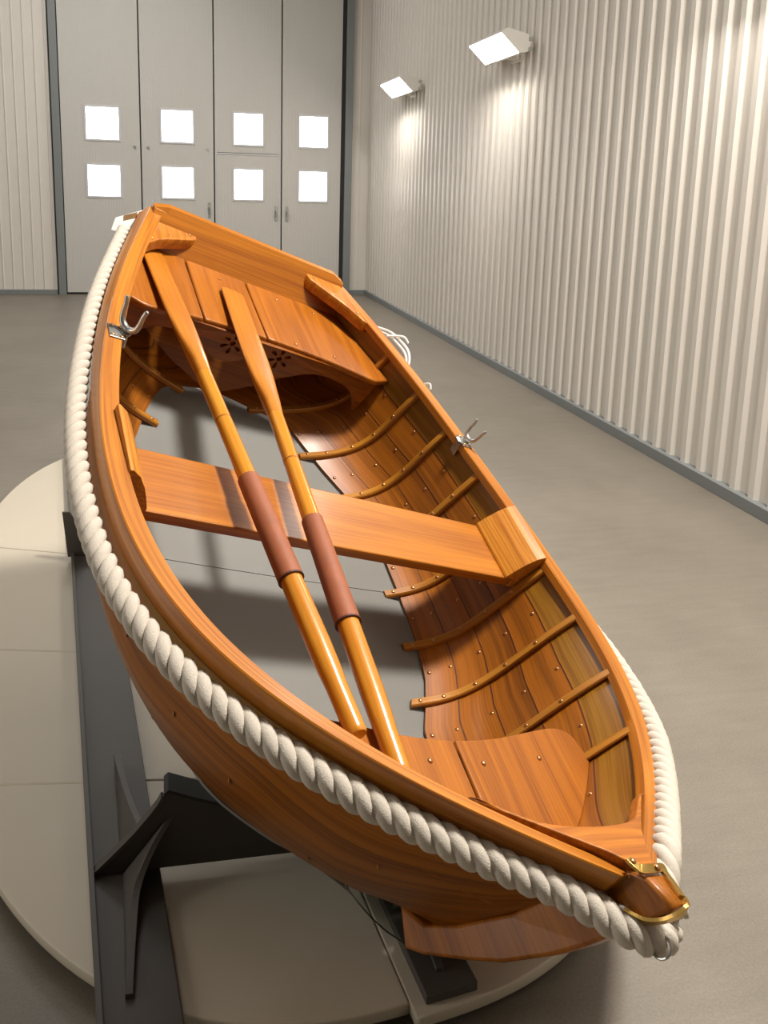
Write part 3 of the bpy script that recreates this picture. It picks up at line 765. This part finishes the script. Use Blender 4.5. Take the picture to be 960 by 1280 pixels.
oar((.0912, -.0401, -.0275), (.2311, -.0499, -.0215), (.8189, -.0909, .0025), 'right wooden oar with its blade in the middle of the stern seat')

# ------------------------------------------------------------------ information card and line at the stern
def F(p): return np.array(p, float)
card = empty('information_card', 'small white printed card propped on rope end at raised stern corner', 'card', tuple(F((-.112, 3.1495, 1.4478))))
c0 = F((-.112, 3.1495, 1.4478))
def quad_prism(pts, th, nrm, name, mat, parent, bevel=0):
    pts = [F(p) - c0 for p in pts]; n = F(nrm)*th; m = MB(); k = len(pts)
    m.add([p for p in pts] + [p + n for p in pts], [tuple(range(k)), tuple(range(2*k-1, k-1, -1))] + [(i, (i+1) % k, k + (i+1) % k, k + i) for i in range(k)])
    return m.build(name, mat, parent, bevel=bevel)
nf = (0.10, .93, -.35)
cp_ = quad_prism([(-.170, 3.135, 1.4572), (-.1562, 3.16, 1.4964), (-.054, 3.17, 1.527), (-.0717, 3.145, 1.4824), (-.112, 3.125, 1.4600)], .004, nf, 'card_panel', M['card'], card, .001)
quad_prism([(-.170, 3.134, 1.4572), (-.112, 3.124, 1.4600), (-.0717, 3.144, 1.4824), (-.075, 3.13, 1.470), (-.114, 3.11, 1.4460)], .003, (0, 1, -.2), 'card_lip', M['card'], card, .001)
sh = lambda p: (p[0], p[1]-.003, p[2]+.001)
quad_prism([sh((-.1335, 3.1445, 1.4735)), sh((-.1290, 3.1625, 1.5030)), sh((-.0860, 3.1655, 1.5145)), sh((-.0900, 3.1465, 1.4835))], .002, nf, 'photo_print', M['photo'], card)
for t in (0, 1):
    o_ = t*.008
    quad_prism([sh((-.0835+o_, 3.147, 1.4845+o_*.3)), sh((-.0795+o_, 3.166, 1.5155+o_*.3)), sh((-.0775+o_, 3.166, 1.5165+o_*.3)), sh((-.0815+o_, 3.147, 1.4855+o_*.3))], .002, nf, 'print_line', M['ink'], card)
loop = [(.052, .240, -.022), (.064, .249, -.013), (.085, .2515, -.004), (.107, .252, .001), (.140, .252, .005), (.158, .252, -.001), (.166, .251, -.014), (.145, .247, -.030), (.095, .241, -.038), (.060, .238, -.034)]
o0 = W(.11, .25, -.015)
lw = empty('line_loop', 'thin white looped line hanging outside the far right gunwale near the stern', 'line', tuple(o0))
m = MB()
m.tube([W(*p) - o0 for p in smooth_path(loop, 5, closed=True)], .0048, 8)
m.tube([W(*p) - o0 for p in smooth_path([(u + .005, v - .006, w - .004) for u, v, w in loop], 5, closed=True)], .0048, 8); m.build('coil', M['cord'], lw, smooth=True)
m = MB(); m.tube([W(*p) - o0 for p in smooth_path([(.098, .236, -.006), (.106, .248, .005), (.113, .255, .010), (.120, .262, .006)], 5)], .0045, 8); m.build('tie', M['cord'], lw, smooth=True)
m = MB(); m.tube([W(*p) - o0 for p in smooth_path([(.205, .2590, -.020), (.210, .2620, -.006), (.216, .2650, .001), (.222, .2670, -.004)], 4)], .004, 8); m.build('line_end', M['cord'], lw, smooth=True)

# ------------------------------------------------------------------ boat cradle
crad = empty('boat_cradle', 'dark grey steel cradle with two floor beams carrying the boat', 'cradle', (-.12, 1.885, ZP))
c1 = np.array([-.12, 1.885, ZP])
def Cc(x, y, z): return (x - c1[0], y - c1[1], z - c1[2])
ZB = ZP + .022
def beam(p_left, y0, y1, w, slope, x_at, lip):
    m = MB(); xl = lambda y: x_at + slope*(y - p_left)
    vs = []
    for y in (y0, y1):
        a = xl(y); vs += [Cc(a, y, ZP), Cc(a + w, y + w*.11, ZP), Cc(a + w, y + w*.11, ZB), Cc(a, y, ZB)]
    m.add(vs, [(0,1,2,3), (7,6,5,4), (0,4,5,1), (1,5,6,2), (2,6,7,3), (3,7,4,0)])
    o = m.build('floor_beam', M['cradle'], crad, bevel=.003)
    return o
bl = beam(1.894, 1.25, 5.24, .150, -.1117, -.192, 1)
m = MB(); xl = lambda y: -.192 - .1117*(y - 1.894); vs = []
for y in (1.25, 5.24): a = xl(y); vs += [Cc(a-.004, y, ZP), Cc(a+.008, y, ZP), Cc(a+.008, y, ZB+.016), Cc(a-.004, y, ZB+.016)]
m.add(vs, [(0,1,2,3), (7,6,5,4), (0,4,5,1), (1,5,6,2), (2,6,7,3), (3,7,4,0)]); m.build('beam_lip', M['cradle'], bl, bevel=.001)
br = beam(1.555, 1.425, 4.6, .110, -.1105, .452, 0)
m = MB(); xr_ = lambda y: .452 - .1105*(y - 1.555); vs = []
# front web with V-shaped saddle top
YW = lambda x: 1.885 - .035*(x + .19)
sad = [(-.016, .277), (.055, .247), (.126, .219), (.218, .166), (.30, .132), (.38, .110), (.46, .100), (.56, .100)]
sadl = smooth_path(sad, 5)
ol = [(-.188, ZB)] + [(-.186, ZB + .004), (-.10, .172), (-.045, .238), (-.030, .262)] + [tuple(p) for p in sadl] + [(.575, ZB)]
plate('saddle_web', ol, .012, lambda x, z, t: Cc(x, YW(x) + t, z), M['cradle'], crad, bevel=.001)
rings = []
for p in [(-.026, .268)] + [tuple(q) for q in sadl]:
    x_, z_ = p; rings.append([Cc(x_, YW(x_) - .012, z_ - .002), Cc(x_, YW(x_) + .055, z_ - .002), Cc(x_, YW(x_) + .055, z_ + .007), Cc(x_, YW(x_) - .012, z_ + .007)])
m = MB(); m.sweep(rings); m.build('saddle_flange', M['rubber'], crad, bevel=.001)
# wing edge flange
rings = []
for x_, z_ in [tuple(q) for q in smooth_path([(-.188, ZB + .002), (-.10, .172), (-.045, .238), (-.028, .266)], 5)]:
    rings.append([Cc(x_-.004, YW(x_) - .012, z_), Cc(x_-.004, YW(x_) + .012, z_), Cc(x_+.004, YW(x_) + .012, z_-.006), Cc(x_+.004, YW(x_) - .012, z_-.006)])
m = MB(); m.sweep(rings); m.build('wing_edge', M['cradle'], crad, bevel=.001)
# gussets: thin plates standing on the beam, curved free edge
def gusset(top, base, foot, mids, th=.016):
    """free edge from top (on web) through mids to foot; base = web/beam corner"""
    edge = smooth_path([top] + mids + [foot], 6); m = MB(); n = len(edge)
    back = [F(top) + (F(base) - F(top))*(i/(n-1)) for i in range(n)]
    back = [b_ if i < n*.55 else b_ for i, b_ in enumerate(back)]
    a = [Cc(e[0]-th/2, e[1], e[2]) for e in edge] + [Cc(e[0]+th/2, e[1], e[2]) for e in edge]
    # floor line: straight from foot to base
    bk = []
    for i, e in enumerate(edge):
        tt = i/(n-1)
        bk.append(F(top)*(1-tt)**2 + F(base)*2*tt*(1-tt) + (F(foot) - np.array([0, 0, .012]))*tt*tt if False else None)
    vs = []
    for e in edge:
        # project the edge point onto web line (same height) to close the plate
        pass
    poly = [F(p) for p in edge] + [F((foot[0], foot[1], ZB)), F((base[0], base[1], ZB))]
    k = len(poly)
    v1 = [Cc(p[0]-th/2, p[1], p[2]) for p in poly]; v2 = [Cc(p[0]+th/2, p[1], p[2]) for p in poly]
    cen = len(poly)
    m.add(v1 + v2, [tuple(range(k)), tuple(range(2*k-1, k-1, -1))] + [(i, (i+1) % k, k+(i+1) % k, k+i) for i in range(k)])
    o = m.build('gusset', M['cradle'], crad)
    t = o.modifiers.new('tri', 'TRIANGULATE'); b = o.modifiers.new('bevel', 'BEVEL'); b.width = .001; b.segments = 1; b.limit_method = 'ANGLE'; b.angle_limit = math.radians(60)
    return o
gusset((-.012, 1.872, .212), (-.112, 1.876, ZB), (-.094, 1.535, ZB + .012), [(-.055, 1.835, .160), (-.085, 1.775, .118), (-.092, 1.66, .104), (-.094, 1.57, .098)])
gusset((-.075, 1.890, .185), (-.118, 1.893, ZB), (-.150, 2.27, ZB + .045), [(-.085, 1.94, .162), (-.110, 2.05, .145), (-.140, 2.20, .133)])
gusset((.50, 1.850, .098), (.50, 1.852, ZB), (.508, 1.475, ZB + .008), [(.503, 1.70, .096), (.507, 1.52, .094)])
# rear saddle: low web between the beams, wing tip outside the left beam
YR = 3.75
ol = [(-.415, ZB), (-.430, .277), (-.400, .277), (-.36, .20), (-.25, .16), (.0, .14), (.2, .16), (.33, .20), (.33, ZB)]
plate('saddle_web', ol, .012, lambda x, z, t: Cc(x, YR + t, z), M['cradle'], crad, bevel=.001)

# ------------------------------------------------------------------ light
def area(name, loc, rot, sx, sy, power, col=(1, 1, 1), spread=math.pi):
    l = bpy.data.lights.new(name, 'AREA'); l.shape = 'RECTANGLE'; l.size = sx; l.size_y = sy; l.energy = power; l.color = col; l.spread = spread
    o = link(bpy.data.objects.new(name, l)); o.location = loc; o.rotation_euler = rot; return o
def aim(o, tgt):
    d = Vector(tgt) - o.location; o.rotation_euler = d.to_track_quat('-Z', 'Y').to_euler()
WARM = (1, .93, .84)
for y, wd in ((11.13, .9), (7.716, .8), (4.31, .8), (.9, .8)):
    o = area('floodlight_beam', (2.72, y, 2.765), (0, 0, 0), wd, .2, (26 if y > 5 else 15) if y > 2 else 5, WARM)
    aim(o, (2.72 - .67, y, 2.765 - .74))
key = area('hall_lamp', (2.35, 1.9, 4.8), (0, 0, 0), .6, .6, 380, (1, .95, .88)); aim(key, (.4, 2.3, .7))
for x, y, e in ((-1.8, 6.4, 48), (-1.0, 10.3, 150)):
    area('ceiling_fill', (x, y, ZC - .05), (0, 0, 0), 2.4, 2.4, e, (1, .98, .95))  # added soft fill from overhead, not fittings of the hall
sl = area('side_fill', (-5.8, 2.3, 2.1), (0, 0, 0), .8, 5.0, 135, (1, .95, .87)); aim(sl, (-.2, 2.2, .3))  # added fill from the left for platform and hull side, no real lamp
wd = bpy.data.worlds.new('hall'); SC.world = wd; wd.use_nodes = True
wd.node_tree.nodes['Background'].inputs[0].default_value = (.9, .88, .85, 1); wd.node_tree.nodes['Background'].inputs[1].default_value = .05

# ------------------------------------------------------------------ camera
Rm = [[0.9727051096460668, 0.019370978071284274, 0.2312348046402076], [-0.230347557847693, 0.20091141168321697, 0.9521421150485155], [0.028013786999205977, 0.9794178729551645, -0.1998896142223112]]
cam = bpy.data.cameras.new('camera'); co = link(bpy.data.objects.new('camera', cam)); SC.camera = co
co.matrix_world = Matrix([[Rm[i][0], Rm[i][1], -Rm[i][2], (0, 0, 1.62)[i]] for i in range(3)] + [[0, 0, 0, 1]])
cam.sensor_fit = 'VERTICAL'; cam.sensor_height = 36; cam.sensor_width = 27; cam.lens = 1140.228/1280*36
cam.shift_x = (480 - 480.213)/1280; cam.shift_y = (466.142 - 640)/1280; cam.clip_start = .05
SC.view_settings.view_transform = 'Standard'; SC.view_settings.look = 'None'; SC.view_settings.gamma = 1; SC.view_settings.use_curve_mapping = False
SC.view_settings.exposure = 0.0
